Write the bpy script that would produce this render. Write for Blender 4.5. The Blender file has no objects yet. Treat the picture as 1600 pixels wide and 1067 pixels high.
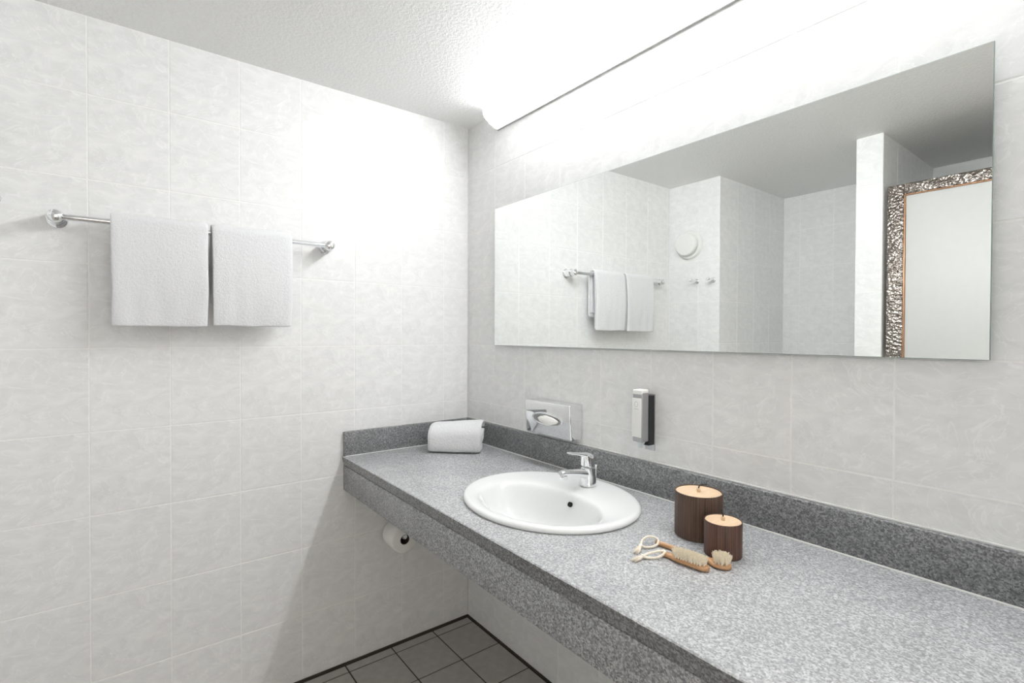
import bpy, bmesh, math, random
from mathutils import Vector, Matrix, noise

random.seed(7)
S = bpy.context.scene
C = S.collection
PI = math.pi

# ------------------------------------------------------------------ camera
cam_d = bpy.data.cameras.new('camera')
cam = bpy.data.objects.new('camera', cam_d)
C.objects.link(cam)
cam_d.sensor_width = 36.0
cam_d.lens = 36.0 * 788.06 / 1600.0
cam_d.clip_start = 0.01
_d = Vector((-0.79299433, 0.60909768, -0.01264929))
_r = Vector((0.60911031, 0.79307875, 0.0032735))
_u = Vector((-0.01202577, 0.00510895, 0.99991464))
cam.matrix_world = Matrix(((_r.x, _u.x, -_d.x, 1.9688), (_r.y, _u.y, -_d.y, -1.2585),
                           (_r.z, _u.z, -_d.z, 1.3003), (0, 0, 0, 1)))
S.camera = cam

# ------------------------------------------------------------------ world, exposure
w = bpy.data.worlds.new('world'); S.world = w
w.use_nodes = True
w.node_tree.nodes['Background'].inputs[0].default_value = (1.0, 0.945, 0.85, 1)
w.node_tree.nodes['Background'].inputs[1].default_value = 1.25   # soft fill light let in by the added doorway opening
S.view_settings.view_transform = 'Standard'
S.view_settings.look = 'None'
S.view_settings.gamma = 1.0
S.view_settings.use_curve_mapping = False
S.view_settings.exposure = 0.47
LAMP_POWER = 82.0          # emission of the strip lamp's cover
S.cycles.max_bounces = 14
S.cycles.diffuse_bounces = 9
S.cycles.glossy_bounces = 8
S.cycles.transmission_bounces = 8
S.cycles.caustics_reflective = True
S.cycles.sample_clamp_indirect = 6.0

# ------------------------------------------------------------------ dimensions (metres)
H = 2.2446                 # ceiling
ZT = 0.825                 # worktop
RX = 2.16                  # room's unseen side wall
YB = -1.571                # back wall plane (seen in the mirror)
YF = -2.385                # back of the two niches
MY = -0.018                # mirror surface

# ------------------------------------------------------------------ materials
def new_mat(name):
    m = bpy.data.materials.new(name); m.use_nodes = True
    nt = m.node_tree
    return m, nt, nt.nodes['Principled BSDF']

def N(nt, typ, **kw):
    n = nt.nodes.new(typ)
    for k, v in kw.items():
        if k in n.inputs: n.inputs[k].default_value = v
        else: setattr(n, k, v)
    return n

def ramp(nt, stops):
    r = nt.nodes.new('ShaderNodeValToRGB')
    e = r.color_ramp.elements
    while len(e) < len(stops): e.new(0.5)
    for i, (pos, col) in enumerate(stops):
        e[i].position = pos; e[i].color = (*col, 1)
    return r

def bump(nt, b, src, strength, dist):
    bn = N(nt, 'ShaderNodeBump'); bn.inputs['Strength'].default_value = strength
    bn.inputs['Distance'].default_value = dist
    nt.links.new(src, bn.inputs['Height']); nt.links.new(bn.outputs['Normal'], b.inputs['Normal'])
    return bn

def plain(name, col, rough=0.5, metal=0.0, spec=0.5, nscale=None, namp=0.03):
    m, nt, b = new_mat(name)
    b.inputs['Roughness'].default_value = rough
    b.inputs['Metallic'].default_value = metal
    b.inputs['Specular IOR Level'].default_value = spec
    tc = N(nt, 'ShaderNodeTexCoord')
    no = N(nt, 'ShaderNodeTexNoise', Scale=nscale or 40.0, Detail=3.0)
    nt.links.new(tc.outputs['Object'], no.inputs['Vector'])
    lo = tuple(max(0, c * (1 - namp)) for c in col); hi = tuple(min(1, c * (1 + namp)) for c in col)
    r = ramp(nt, [(0.3, lo), (0.7, hi)])
    nt.links.new(no.outputs['Fac'], r.inputs[0]); nt.links.new(r.outputs[0], b.inputs['Base Color'])
    return m

def mat_tile():
    m, nt, b = new_mat('wall_tile_glaze')
    tc = N(nt, 'ShaderNodeTexCoord'); oi = N(nt, 'ShaderNodeObjectInfo')
    mul = N(nt, 'ShaderNodeMath', operation='MULTIPLY'); mul.inputs[1].default_value = 3.0
    fl = N(nt, 'ShaderNodeMath', operation='FLOOR')
    mu2 = N(nt, 'ShaderNodeMath', operation='MULTIPLY'); mu2.inputs[1].default_value = 3.7
    nt.links.new(oi.outputs['Random'], mul.inputs[0]); nt.links.new(mul.outputs[0], fl.inputs[0]); nt.links.new(fl.outputs[0], mu2.inputs[0])
    cmb = N(nt, 'ShaderNodeCombineXYZ'); nt.links.new(mu2.outputs[0], cmb.inputs[0]); nt.links.new(mu2.outputs[0], cmb.inputs[1])
    add = N(nt, 'ShaderNodeVectorMath', operation='ADD')
    nt.links.new(tc.outputs['Object'], add.inputs[0]); nt.links.new(cmb.outputs[0], add.inputs[1])
    n1 = N(nt, 'ShaderNodeTexNoise', Scale=11.0, Detail=6.0, Roughness=0.58, Distortion=1.6)
    mp = N(nt, 'ShaderNodeMapping'); mp.inputs['Rotation'].default_value = (0, 0, 0.75); mp.inputs['Scale'].default_value = (1.0, 1.7, 1.0)
    nt.links.new(add.outputs[0], mp.inputs[0])
    nt.links.new(mp.outputs[0], n1.inputs['Vector'])
    r1 = ramp(nt, [(0.33, (0.778, 0.780, 0.776)), (0.5, (0.824, 0.825, 0.821)), (0.66, (0.864, 0.864, 0.859))])
    nt.links.new(n1.outputs['Fac'], r1.inputs[0])
    n2 = N(nt, 'ShaderNodeTexNoise', Scale=10.0, Detail=2.5, Roughness=0.5, Distortion=3.0)
    nt.links.new(add.outputs[0], n2.inputs['Vector'])
    r2 = ramp(nt, [(0.485, (0, 0, 0)), (0.502, (1, 1, 1)), (0.520, (0, 0, 0))])
    nt.links.new(n2.outputs['Fac'], r2.inputs[0])
    mix = N(nt, 'ShaderNodeMix', data_type='RGBA', blend_type='MIX')
    f = N(nt, 'ShaderNodeMath', operation='MULTIPLY'); f.inputs[1].default_value = 0.7
    nt.links.new(r2.outputs[0], f.inputs[0]); nt.links.new(f.outputs[0], mix.inputs[0])
    nt.links.new(r1.outputs[0], mix.inputs[6]); mix.inputs[7].default_value = (0.92, 0.92, 0.915, 1)
    nt.links.new(mix.outputs[2], b.inputs['Base Color'])
    b.inputs['Roughness'].default_value = 0.30
    b.inputs['Specular IOR Level'].default_value = 0.35
    bump(nt, b, n1.outputs['Fac'], 0.25, 0.0012)
    return m

def mat_granite(name, k=1.0, con=1.0):
    m, nt, b = new_mat(name)
    tc = N(nt, 'ShaderNodeTexCoord')
    vo = N(nt, 'ShaderNodeTexVoronoi', Scale=330.0); nt.links.new(tc.outputs['Object'], vo.inputs['Vector'])
    no = N(nt, 'ShaderNodeTexNoise', Scale=170.0, Detail=4.0, Roughness=0.7); nt.links.new(tc.outputs['Object'], no.inputs['Vector'])
    sep = N(nt, 'ShaderNodeSeparateColor'); nt.links.new(vo.outputs['Color'], sep.inputs[0])
    mx = N(nt, 'ShaderNodeMix', data_type='FLOAT'); mx.inputs[0].default_value = 0.55
    nt.links.new(sep.outputs[0], mx.inputs[2]); nt.links.new(no.outputs['Fac'], mx.inputs[3])
    c = lambda r, g, bb: tuple((0.245 + (q - 0.245) * con) * k for q in (r, g, bb))
    r = ramp(nt, [(0.12, c(0.085, 0.088, 0.094)), (0.36, c(0.19, 0.194, 0.202)), (0.56, c(0.31, 0.315, 0.325)), (0.78, c(0.50, 0.505, 0.515))])
    nt.links.new(mx.outputs[0], r.inputs[0])
    lo = N(nt, 'ShaderNodeTexNoise', Scale=9.0, Detail=2.0); nt.links.new(tc.outputs['Object'], lo.inputs['Vector'])
    lr = ramp(nt, [(0.3, (0.92, 0.92, 0.92)), (0.7, (1.06, 1.06, 1.06))]); nt.links.new(lo.outputs['Fac'], lr.inputs[0])
    mm = N(nt, 'ShaderNodeMix', data_type='RGBA', blend_type='MULTIPLY'); mm.inputs[0].default_value = 1.0
    nt.links.new(r.outputs[0], mm.inputs[6]); nt.links.new(lr.outputs[0], mm.inputs[7])
    nt.links.new(mm.outputs[2], b.inputs['Base Color'])
    b.inputs['Roughness'].default_value = 0.24
    b.inputs['Specular IOR Level'].default_value = 0.5
    bump(nt, b, no.outputs['Fac'], 0.08, 0.0006)
    return m

def mat_ceiling():
    m, nt, b = new_mat('stipple_plaster')
    tc = N(nt, 'ShaderNodeTexCoord')
    no = N(nt, 'ShaderNodeTexNoise', Scale=95.0, Detail=5.0, Roughness=0.6, Distortion=0.4)
    nt.links.new(tc.outputs['Object'], no.inputs['Vector'])
    r = ramp(nt, [(0.3, (0.87, 0.87, 0.862)), (0.7, (0.915, 0.915, 0.907))]); nt.links.new(no.outputs['Fac'], r.inputs[0])
    nt.links.new(r.outputs[0], b.inputs['Base Color'])
    b.inputs['Roughness'].default_value = 0.85; b.inputs['Specular IOR Level'].default_value = 0.2
    bump(nt, b, no.outputs['Fac'], 0.55, 0.006)
    return m

def mat_terry():
    m, nt, b = new_mat('white_terry_cotton')
    tc = N(nt, 'ShaderNodeTexCoord')
    no = N(nt, 'ShaderNodeTexNoise', Scale=420.0, Detail=3.0, Roughness=0.7); nt.links.new(tc.outputs['Object'], no.inputs['Vector'])
    n2 = N(nt, 'ShaderNodeTexNoise', Scale=130.0, Detail=2.0); nt.links.new(tc.outputs['Object'], n2.inputs['Vector'])
    ad = N(nt, 'ShaderNodeMath', operation='ADD'); nt.links.new(no.outputs['Fac'], ad.inputs[0]); nt.links.new(n2.outputs['Fac'], ad.inputs[1])
    r = ramp(nt, [(0.3, (0.77, 0.775, 0.79)), (0.7, (0.86, 0.865, 0.88))]); nt.links.new(no.outputs['Fac'], r.inputs[0])
    nt.links.new(r.outputs[0], b.inputs['Base Color'])
    b.inputs['Roughness'].default_value = 0.95; b.inputs['Specular IOR Level'].default_value = 0.1
    b.inputs['Sheen Weight'].default_value = 0.15
    bump(nt, b, ad.outputs[0], 0.6, 0.004)
    return m

def mat_bamboo(name, cols, rings):
    m, nt, b = new_mat(name)
    tc = N(nt, 'ShaderNodeTexCoord'); sp = N(nt, 'ShaderNodeSeparateXYZ'); nt.links.new(tc.outputs['Object'], sp.inputs[0])
    at = N(nt, 'ShaderNodeMath', operation='ARCTAN2'); nt.links.new(sp.outputs[1], at.inputs[0]); nt.links.new(sp.outputs[0], at.inputs[1])
    sc = N(nt, 'ShaderNodeMath', operation='MULTIPLY'); sc.inputs[1].default_value = rings; nt.links.new(at.outputs[0], sc.inputs[0])
    fl = N(nt, 'ShaderNodeMath', operation='FLOOR'); nt.links.new(sc.outputs[0], fl.inputs[0])
    wn = N(nt, 'ShaderNodeTexWhiteNoise', noise_dimensions='1D'); nt.links.new(fl.outputs[0], wn.inputs['W'])
    mp = N(nt, 'ShaderNodeMapping'); mp.inputs['Scale'].default_value = (60, 60, 9); nt.links.new(tc.outputs['Object'], mp.inputs[0])
    no = N(nt, 'ShaderNodeTexNoise', Scale=3.0, Detail=4.0); nt.links.new(mp.outputs[0], no.inputs['Vector'])
    mx = N(nt, 'ShaderNodeMix', data_type='FLOAT'); mx.inputs[0].default_value = 0.5
    nt.links.new(wn.outputs['Value'], mx.inputs[2]); nt.links.new(no.outputs['Fac'], mx.inputs[3])
    r = ramp(nt, [(0.2, cols[0]), (0.5, cols[1]), (0.8, cols[2])]); nt.links.new(mx.outputs[0], r.inputs[0])
    nt.links.new(r.outputs[0], b.inputs['Base Color']); b.inputs['Roughness'].default_value = 0.45
    return m

def mat_wood(name, a, c, scale=(8, 60, 60)):
    m, nt, b = new_mat(name)
    tc = N(nt, 'ShaderNodeTexCoord'); mp = N(nt, 'ShaderNodeMapping'); mp.inputs['Scale'].default_value = scale
    nt.links.new(tc.outputs['Object'], mp.inputs[0])
    no = N(nt, 'ShaderNodeTexNoise', Scale=4.0, Detail=5.0, Distortion=0.6); nt.links.new(mp.outputs[0], no.inputs['Vector'])
    r = ramp(nt, [(0.3, a), (0.7, c)]); nt.links.new(no.outputs['Fac'], r.inputs[0]); nt.links.new(r.outputs[0], b.inputs['Base Color'])
    b.inputs['Roughness'].default_value = 0.4
    return m

def mat_hammered():
    m, nt, b = new_mat('hammered_metal')
    tc = N(nt, 'ShaderNodeTexCoord')
    vo = N(nt, 'ShaderNodeTexVoronoi', Scale=95.0, feature='SMOOTH_F1'); nt.links.new(tc.outputs['Object'], vo.inputs['Vector'])
    no = N(nt, 'ShaderNodeTexNoise', Scale=60.0, Detail=3.0); nt.links.new(tc.outputs['Object'], no.inputs['Vector'])
    r = ramp(nt, [(0.3, (0.24, 0.21, 0.185)), (0.7, (0.44, 0.40, 0.37))]); nt.links.new(no.outputs['Fac'], r.inputs[0])
    nt.links.new(r.outputs[0], b.inputs['Base Color'])
    b.inputs['Metallic'].default_value = 1.0; b.inputs['Roughness'].default_value = 0.16
    bump(nt, b, vo.outputs['Distance'], 0.75, 0.009)
    return m

def mat_lamp(name, col, st, x0, x1):
    """lit diffuser: emission dimmed towards the ends to ease the light on nearby walls"""
    m, nt, b = new_mat(name)
    b.inputs['Base Color'].default_value = (0.9, 0.9, 0.88, 1)
    b.inputs['Emission Color'].default_value = (*col, 1)
    tc = N(nt, 'ShaderNodeTexCoord'); sp = N(nt, 'ShaderNodeSeparateXYZ'); nt.links.new(tc.outputs['Object'], sp.inputs[0])
    a = N(nt, 'ShaderNodeMapRange', interpolation_type='SMOOTHSTEP'); c = N(nt, 'ShaderNodeMapRange', interpolation_type='SMOOTHSTEP')
    for n_, f, t in ((a, x0, x0 + 0.55), (c, x1, x1 - 0.50)):
        n_.inputs['From Min'].default_value = f; n_.inputs['From Max'].default_value = t
        n_.inputs['To Min'].default_value = 0.18; n_.inputs['To Max'].default_value = 1.0
        nt.links.new(sp.outputs[0], n_.inputs['Value'])
    mn = N(nt, 'ShaderNodeMath', operation='MINIMUM'); nt.links.new(a.outputs[0], mn.inputs[0]); nt.links.new(c.outputs[0], mn.inputs[1])
    ml = N(nt, 'ShaderNodeMath', operation='MULTIPLY'); ml.inputs[1].default_value = st; nt.links.new(mn.outputs[0], ml.inputs[0])
    # emission shaped by facing: front glows most, underside least, to spare the wall below
    ge = N(nt, 'ShaderNodeNewGeometry'); sn = N(nt, 'ShaderNodeSeparateXYZ'); nt.links.new(ge.outputs['True Normal'], sn.inputs[0])
    fy = N(nt, 'ShaderNodeMapRange'); nt.links.new(sn.outputs[1], fy.inputs['Value'])
    for k_, v_ in (('From Min', -0.45), ('From Max', -0.97), ('To Min', 0.05), ('To Max', 1.0)): fy.inputs[k_].default_value = v_
    fz = N(nt, 'ShaderNodeMapRange'); nt.links.new(sn.outputs[2], fz.inputs['Value'])
    for k_, v_ in (('From Min', 0.3), ('From Max', 0.9), ('To Min', 0.0), ('To Max', 0.30)): fz.inputs[k_].default_value = v_
    z_ = N(nt, 'ShaderNodeMath', operation='MAXIMUM'); nt.links.new(fy.outputs[0], z_.inputs[0]); nt.links.new(fz.outputs[0], z_.inputs[1])
    m2 = N(nt, 'ShaderNodeMath', operation='MULTIPLY'); nt.links.new(ml.outputs[0], m2.inputs[0]); nt.links.new(z_.outputs[0], m2.inputs[1])
    nt.links.new(m2.outputs[0], b.inputs['Emission Strength'])
    return m

M = {}
M['tile'] = mat_tile()
M['grout'] = plain('pale_grout', (0.90, 0.898, 0.88), 0.9, nscale=60)
M['floor_tile'] = plain('grey_floor_tile', (0.40, 0.38, 0.36), 0.42, nscale=30, namp=0.08)
M['floor_grout'] = plain('dark_floor_grout', (0.060, 0.050, 0.042), 0.9)
M['added_floor'] = plain('added_floor_brown', (0.16, 0.12, 0.09), 0.95, nscale=300, namp=0.2)  # colour of the unseen floor added as a light block
M['ceiling'] = mat_ceiling()
M['granite'] = mat_granite('grey_granite', 1.12)
M['granite_lit'] = mat_granite('lit_grey_granite', 1.6, 0.62)  # same granite, lightened to carry the light falling on the worktop
M['granite_shaded'] = mat_granite('shaded_grey_granite', 0.74)  # same granite, darkened to carry the shade on upstand and front edge
M['silicone'] = plain('white_silicone', (0.75, 0.75, 0.74), 0.4)
M['ceramic'] = plain('white_ceramic', (0.80, 0.81, 0.81), 0.07, namp=0.005)
M['chrome'] = plain('chrome', (0.86, 0.87, 0.88), 0.06, metal=1.0, namp=0.005)
M['satin'] = plain('satin_steel', (0.44, 0.44, 0.455), 0.3, metal=0.9, namp=0.02)
M['mirror'] = plain('silvered_glass', (0.925, 0.945, 0.93), 0.0, metal=1.0, namp=0.0)
M['glass_edge'] = plain('green_glass_edge', (0.20, 0.27, 0.25), 0.15, namp=0.02)
M['terry'] = mat_terry()
M['black'] = plain('black_plastic', (0.012, 0.013, 0.016), 0.35)
M['hole'] = plain('dark_hole', (0.006, 0.006, 0.006), 0.7)
M['white_plastic'] = plain('white_plastic', (0.82, 0.82, 0.80), 0.35, namp=0.01)
M['frosted'] = plain('frosted_plastic', (0.62, 0.68, 0.69), 0.3)
M['grey_print'] = plain('grey_print', (0.50, 0.50, 0.50), 0.5)
M['paper'] = plain('white_paper', (0.93, 0.92, 0.89), 0.9, nscale=200)
M['card'] = plain('brown_card', (0.10, 0.085, 0.075), 0.9)
M['bamboo'] = mat_bamboo('brown_bamboo', ((0.050, 0.028, 0.018), (0.088, 0.050, 0.033), (0.140, 0.085, 0.058)), 30.0)
M['bamboo2'] = mat_bamboo('red_brown_bamboo', ((0.056, 0.026, 0.018), (0.098, 0.046, 0.033), (0.150, 0.078, 0.058)), 24.0)
M['maple'] = mat_wood('pale_wood_lid', (0.70, 0.49, 0.31), (0.80, 0.60, 0.41), (60, 8, 8))
M['beech'] = mat_wood('beech_wood', (0.45, 0.245, 0.12), (0.58, 0.34, 0.18))
M['bristle'] = plain('goat_bristle', (0.90, 0.83, 0.69), 0.8, nscale=300, namp=0.12)
M['cord'] = plain('cream_cotton_cord', (0.84, 0.77, 0.66), 0.9, nscale=500, namp=0.15)
M['cord_black'] = plain('black_cord', (0.02, 0.022, 0.022), 0.8)
M['hammered'] = mat_hammered()
M['copper'] = plain('copper_edge', (0.50, 0.27, 0.15), 0.35, metal=0.5)
M['door'] = plain('white_paint', (0.60, 0.605, 0.59), 0.4, namp=0.01)
M['plaster'] = plain('white_plaster', (0.78, 0.78, 0.77), 0.8)
M['lamp_cover'] = mat_lamp('lit_lamp_cover', (0.985, 1.0, 1.015), LAMP_POWER, 0.229, 2.120)
M['lamp_body'] = plain('lamp_housing', (0.72, 0.72, 0.71), 0.4)
M['lamp_trim'] = plain('grey_lamp_trim', (0.50, 0.50, 0.50), 0.35, metal=0.4)

# ------------------------------------------------------------------ mesh helpers
def link(name, me, mat, parent=None):
    o = bpy.data.objects.new(name, me); C.objects.link(o)
    if mat is not None and not me.materials: me.materials.append(mat)
    if parent is not None: o.parent = parent
    return o

def from_bm(name, bm, mat, parent=None, smooth=True, angle=35):
    bmesh.ops.recalc_face_normals(bm, faces=bm.faces)
    me = bpy.data.meshes.new(name); bm.to_mesh(me); bm.free()
    if smooth:
        for p in me.polygons: p.use_smooth = True
        try: me.set_sharp_from_angle(angle=math.radians(angle))
        except Exception: pass
    return link(name, me, mat, parent)

def bm_box(bm, x0, x1, y0, y1, z0, z1, bev=0.0, seg=2):
    r = bmesh.ops.create_cube(bm, size=1.0)
    vs = r['verts']
    for v in vs:
        v.co = Vector((x0 + (v.co.x + .5) * (x1 - x0), y0 + (v.co.y + .5) * (y1 - y0), z0 + (v.co.z + .5) * (z1 - z0)))
    if bev > 0:
        es = list({e for v in vs for e in v.link_edges})
        bmesh.ops.bevel(bm, geom=es, offset=bev, segments=seg, affect='EDGES', profile=0.5)

def box(name, x0, x1, y0, y1, z0, z1, mat, parent=None, bev=0.0, seg=2):
    bm = bmesh.new(); bm_box(bm, x0, x1, y0, y1, z0, z1, bev, seg)
    return from_bm(name, bm, mat, parent, smooth=bev > 0)

def frame_of(axis):
    a = Vector(axis).normalized()
    t = Vector((0, 0, 1)) if abs(a.z) < 0.9 else Vector((1, 0, 0))
    u = a.cross(t).normalized(); v = a.cross(u).normalized()
    return a, u, v

def bm_lathe(bm, base, axis, prof, n=32):
    """prof = [(distance along the axis, radius)]; ends with radius 0 close to a point"""
    a, u, v = frame_of(axis); base = Vector(base); rings = []
    for h, r in prof:
        c = base + a * h
        if r <= 1e-6: rings.append([bm.verts.new(c)])
        else: rings.append([bm.verts.new(c + (u * math.cos(2 * PI * i / n) + v * math.sin(2 * PI * i / n)) * r) for i in range(n)])
    for A, B in zip(rings, rings[1:]):
        for i in range(n):
            j = (i + 1) % n
            if len(A) == 1 and len(B) == 1: continue
            if len(A) == 1: bm.faces.new((A[0], B[i], B[j]))
            elif len(B) == 1: bm.faces.new((A[i], A[j], B[0]))
            else: bm.faces.new((A[i], A[j], B[j], B[i]))

def lathe(name, base, axis, prof, mat, parent=None, n=32, angle=35):
    bm = bmesh.new(); bm_lathe(bm, base, axis, prof, n)
    return from_bm(name, bm, mat, parent, True, angle)

def bm_tube(bm, pts, rad, n=10, cap=True):
    pts = [Vector(p) for p in pts]; rings = []
    m = len(pts); prev = None
    for i, p in enumerate(pts):
        t = (pts[min(i + 1, m - 1)] - pts[max(i - 1, 0)]).normalized()
        if prev is None: _, u, v = frame_of(t)
        else:
            u = (prev - t * prev.dot(t)).normalized(); v = t.cross(u)
        prev = u
        r = rad[i] if isinstance(rad, (list, tuple)) else rad
        rings.append([bm.verts.new(p + (u * math.cos(2 * PI * k / n) + v * math.sin(2 * PI * k / n)) * r) for k in range(n)])
    for A, B in zip(rings, rings[1:]):
        for k in range(n):
            l = (k + 1) % n; bm.faces.new((A[k], A[l], B[l], B[k]))
    if cap:
        bm.faces.new(rings[0]); bm.faces.new(rings[-1])

def tube(name, pts, rad, mat, parent=None, n=10):
    bm = bmesh.new(); bm_tube(bm, pts, rad, n)
    return from_bm(name, bm, mat, parent)

def smooth_path(pts, k=6):
    pts = [Vector(p) for p in pts]; out = []
    for i in range(len(pts) - 1):
        p0 = pts[max(i - 1, 0)]; p1 = pts[i]; p2 = pts[i + 1]; p3 = pts[min(i + 2, len(pts) - 1)]
        for s in range(k):
            t = s / k
            out.append(0.5 * ((2 * p1) + (-p0 + p2) * t + (2 * p0 - 5 * p1 + 4 * p2 - p3) * t * t + (-p0 + 3 * p1 - 3 * p2 + p3) * t ** 3))
    out.append(pts[-1]); return out

def subsurf(o, lv=1):
    md = o.modifiers.new('subdivision', 'SUBSURF'); md.levels = lv; md.render_levels = lv

def tag(o, label, cat=None, group=None, kind=None):
    o['label'] = label
    if cat: o['category'] = cat
    if group: o['group'] = group
    if kind: o['kind'] = kind
    return o

def empty(name, loc, label, cat, group=None, kind=None):
    o = bpy.data.objects.new(name, None); C.objects.link(o); o.location = loc; o.empty_display_size = 0.05
    return tag(o, label, cat, group, kind)

def child(o, root):
    """parent a mesh built in world coordinates to an Empty, keeping it where it is"""
    o.parent = root; o.matrix_parent_inverse = Matrix.Translation(-root.location)
    return o

# ------------------------------------------------------------------ tiled walls
TH = 0.006; GAP = 0.0034
_tile_cache = {}
def tile_mesh(wd, ht, key, mat, bev=0.0008):
    k = (key, round(wd, 4), round(ht, 4))
    if k in _tile_cache: return _tile_cache[k]
    a, b = wd / 2, ht / 2
    vs = []; 
    for (x, y, z) in ((a, b, -TH), (a, b, -bev), (a - bev, b - bev, 0)):
        vs += [(-x, -y, z), (x, -y, z), (x, y, z), (-x, y, z)]
    fs = [(8, 9, 10, 11)]
    for l in (0, 4):
        for i in range(4):
            j = (i + 1) % 4; fs.append((l + i, l + j, l + 4 + j, l + 4 + i))
    me = bpy.data.meshes.new('tile'); me.from_pydata(vs, [], fs); me.update(); me.materials.append(mat)
    _tile_cache[k] = me
    return me

def tile_face(parent, origin, u, v, us, vs, key='wall', mat=None, gap=GAP, name='tile', uv_cut=None):
    """lay tiles on a plane; us / vs are the joint lines along the unit vectors u and v from origin"""
    u = Vector(u); v = Vector(v); n = u.cross(v); origin = Vector(origin)
    for i in range(len(us) - 1):
        for j in range(len(vs) - 1):
            wd = us[i + 1] - us[i] - gap; ht = vs[j + 1] - vs[j] - gap
            if wd < 0.008 or ht < 0.008: continue
            o = bpy.data.objects.new(name, tile_mesh(wd, ht, key, mat or M['tile'])); C.objects.link(o)
            p = origin + u * (us[i] + us[i + 1]) / 2 + v * (vs[j] + vs[j + 1]) / 2
            o.matrix_world = Matrix(((u.x, v.x, n.x, p.x), (u.y, v.y, n.y, p.y), (u.z, v.z, n.z, p.z), (0, 0, 0, 1)))
            o.parent = parent

def lines(a, b, start, pitch):
    L = [a]; k = math.floor((a - start) / pitch)
    while True:
        x = start + pitch * k; k += 1
        if x >= b - 0.012: break
        if x > a + 0.012: L.append(x)
    L.append(b); return L

ROWS = lines(0.0, H, 1.2559, 0.2525)
ROWS[1] = 0.2459
RC = 0.0008                # joints lie this much behind the tile faces
def wall(name, x0, x1, y0, y1, label, z0=0.0, z1=H):
    o = box(name, x0, x1, y0, y1, z0, z1, M['grout'])
    return tag(o, label, 'wall', kind='structure')

# left wall (towel rail), facing +x
wl = wall('wall_left', -0.10, -RC, YB - 0.1, 0.1, 'pale marbled tile wall carrying the towel rail, left of the corner')
tile_face(wl, (0, 0, 0), (0, 1, 0), (0, 0, 1), [-x for x in reversed(lines(0.0, -YB, 0.1285, 0.2025))], ROWS)
# mirror wall, facing -y
wr = wall('wall_right', -RC, RX + 0.1, RC, 0.10, 'pale marbled tile wall behind the mirror and the washbasin')
tile_face(wr, (0, 0, 0), (1, 0, 0), (0, 0, 1), [0.0015] + lines(0.208, RX, 0.208, 0.2025), ROWS)
# near end of the room: unseen wall, its doorway opening added for fill light
OY0, OY1, OZ = -1.50, -0.62, 2.02
bm = bmesh.new()
for (y0, y1, z0, z1) in ((OY1, RC, 0, H), (YF - 0.1, OY0, 0, H), (OY0, OY1, OZ, H)): bm_box(bm, RX + RC, RX + 0.1, y0, y1, z0, z1)
wn_ = tag(from_bm('wall_near', bm, M['grout'], smooth=False), 'pale tile wall at the near end, with a doorway opening added for fill light, outside the picture', 'wall', kind='structure')
tile_face(wn_, (RX, 0, 0), (0, -1, 0), (0, 0, 1), lines(0.0, -OY1, 0.1, 0.2025), ROWS)
tile_face(wn_, (RX, 0, 0), (0, -1, 0), (0, 0, 1), lines(-OY0, -YF, 0.1, 0.2025), ROWS)
tile_face(wn_, (RX, 0, 0), (0, -1, 0), (0, 0, 1), lines(-OY1, -OY0, 0.1, 0.2025), [OZ, H])
# block behind the camera: front with the fan and hooks, side into the niche
wb = wall('wall_back', -RC, 0.345 - RC, YF - 0.1, YB - RC, 'pale tile wall with round fan and hooks, seen in the mirror')
tile_face(wb, (0.345, YB, 0), (-1, 0, 0), (0, 0, 1), [0, 0.14, 0.345], ROWS)
tile_face(wb, (0.345, YF, 0), (0, 1, 0), (0, 0, 1), lines(0.0, YB - YF, 0.004, 0.2025), ROWS)
# back of the niche
wc = wall('wall_niche', 0.345 - RC, 1.044 + RC, YF - 0.1, YF - RC, 'pale tile wall at the back of the niche, seen in the mirror')
tile_face(wc, (1.044, YF, 0), (-1, 0, 0), (0, 0, 1), lines(0.0, 0.699, 0.19, 0.2025), ROWS)
# partition end between the niche and the door
wp = wall('wall_partition', 1.044 + RC, 1.153 - RC, YF - 0.1, YB - RC, 'narrow bright tiled partition end beside the door, seen in the mirror')
tile_face(wp, (1.153, YB, 0), (-1, 0, 0), (0, 0, 1), [0, 0.109], ROWS)
tile_face(wp, (1.153, YF, 0), (0, 1, 0), (0, 0, 1), lines(0.0, YB - YF, 0.004, 0.2025), ROWS)
tile_face(wp, (1.044, YB, 0), (0, -1, 0), (0, 0, 1), lines(0.0, YB - YF, 0.2025, 0.2025), ROWS)
# wall behind the door frame
we = wall('wall_entry', 1.153 - RC, RX + RC, YF - 0.1, YF, 'plain white wall above the door frame, seen in the mirror')
we.data.materials.clear(); we.data.materials.append(M['plaster'])

# floor and ceiling
fl = box('floor', -0.1, RX + 0.1, YF - 0.1, 0.1, -0.08, -0.002, M['floor_grout'])
tag(fl, 'dark grey square floor tiles with near-black joints', 'floor', kind='structure')
tile_face(fl, (0, 0, 0), (1, 0, 0), (0, 1, 0), [0.014] + [0.06 + 0.199 * k for k in range(11)] + [RX],
          [-2.385] + [-0.1925 * k for k in range(12, 0, -1)] + [-0.010], key='floor', mat=M['floor_tile'], gap=0.0055)
hf = box('floor_light_block', RX + 0.1, RX + 2.6, YF - 0.1, 1.2, -0.08, 0.0, M['added_floor'])  # unseen floor added to block fill light from below
tag(hf, 'brown floor added beyond the doorway opening to block light from below, outside the picture', 'floor', kind='structure')
ce = box('ceiling', -0.1, RX + 0.1, YF - 0.1, 0.1, H, H + 0.08, M['ceiling'])
tag(ce, 'white ceiling of coarse stippled plaster', 'ceiling', kind='structure')
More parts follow.
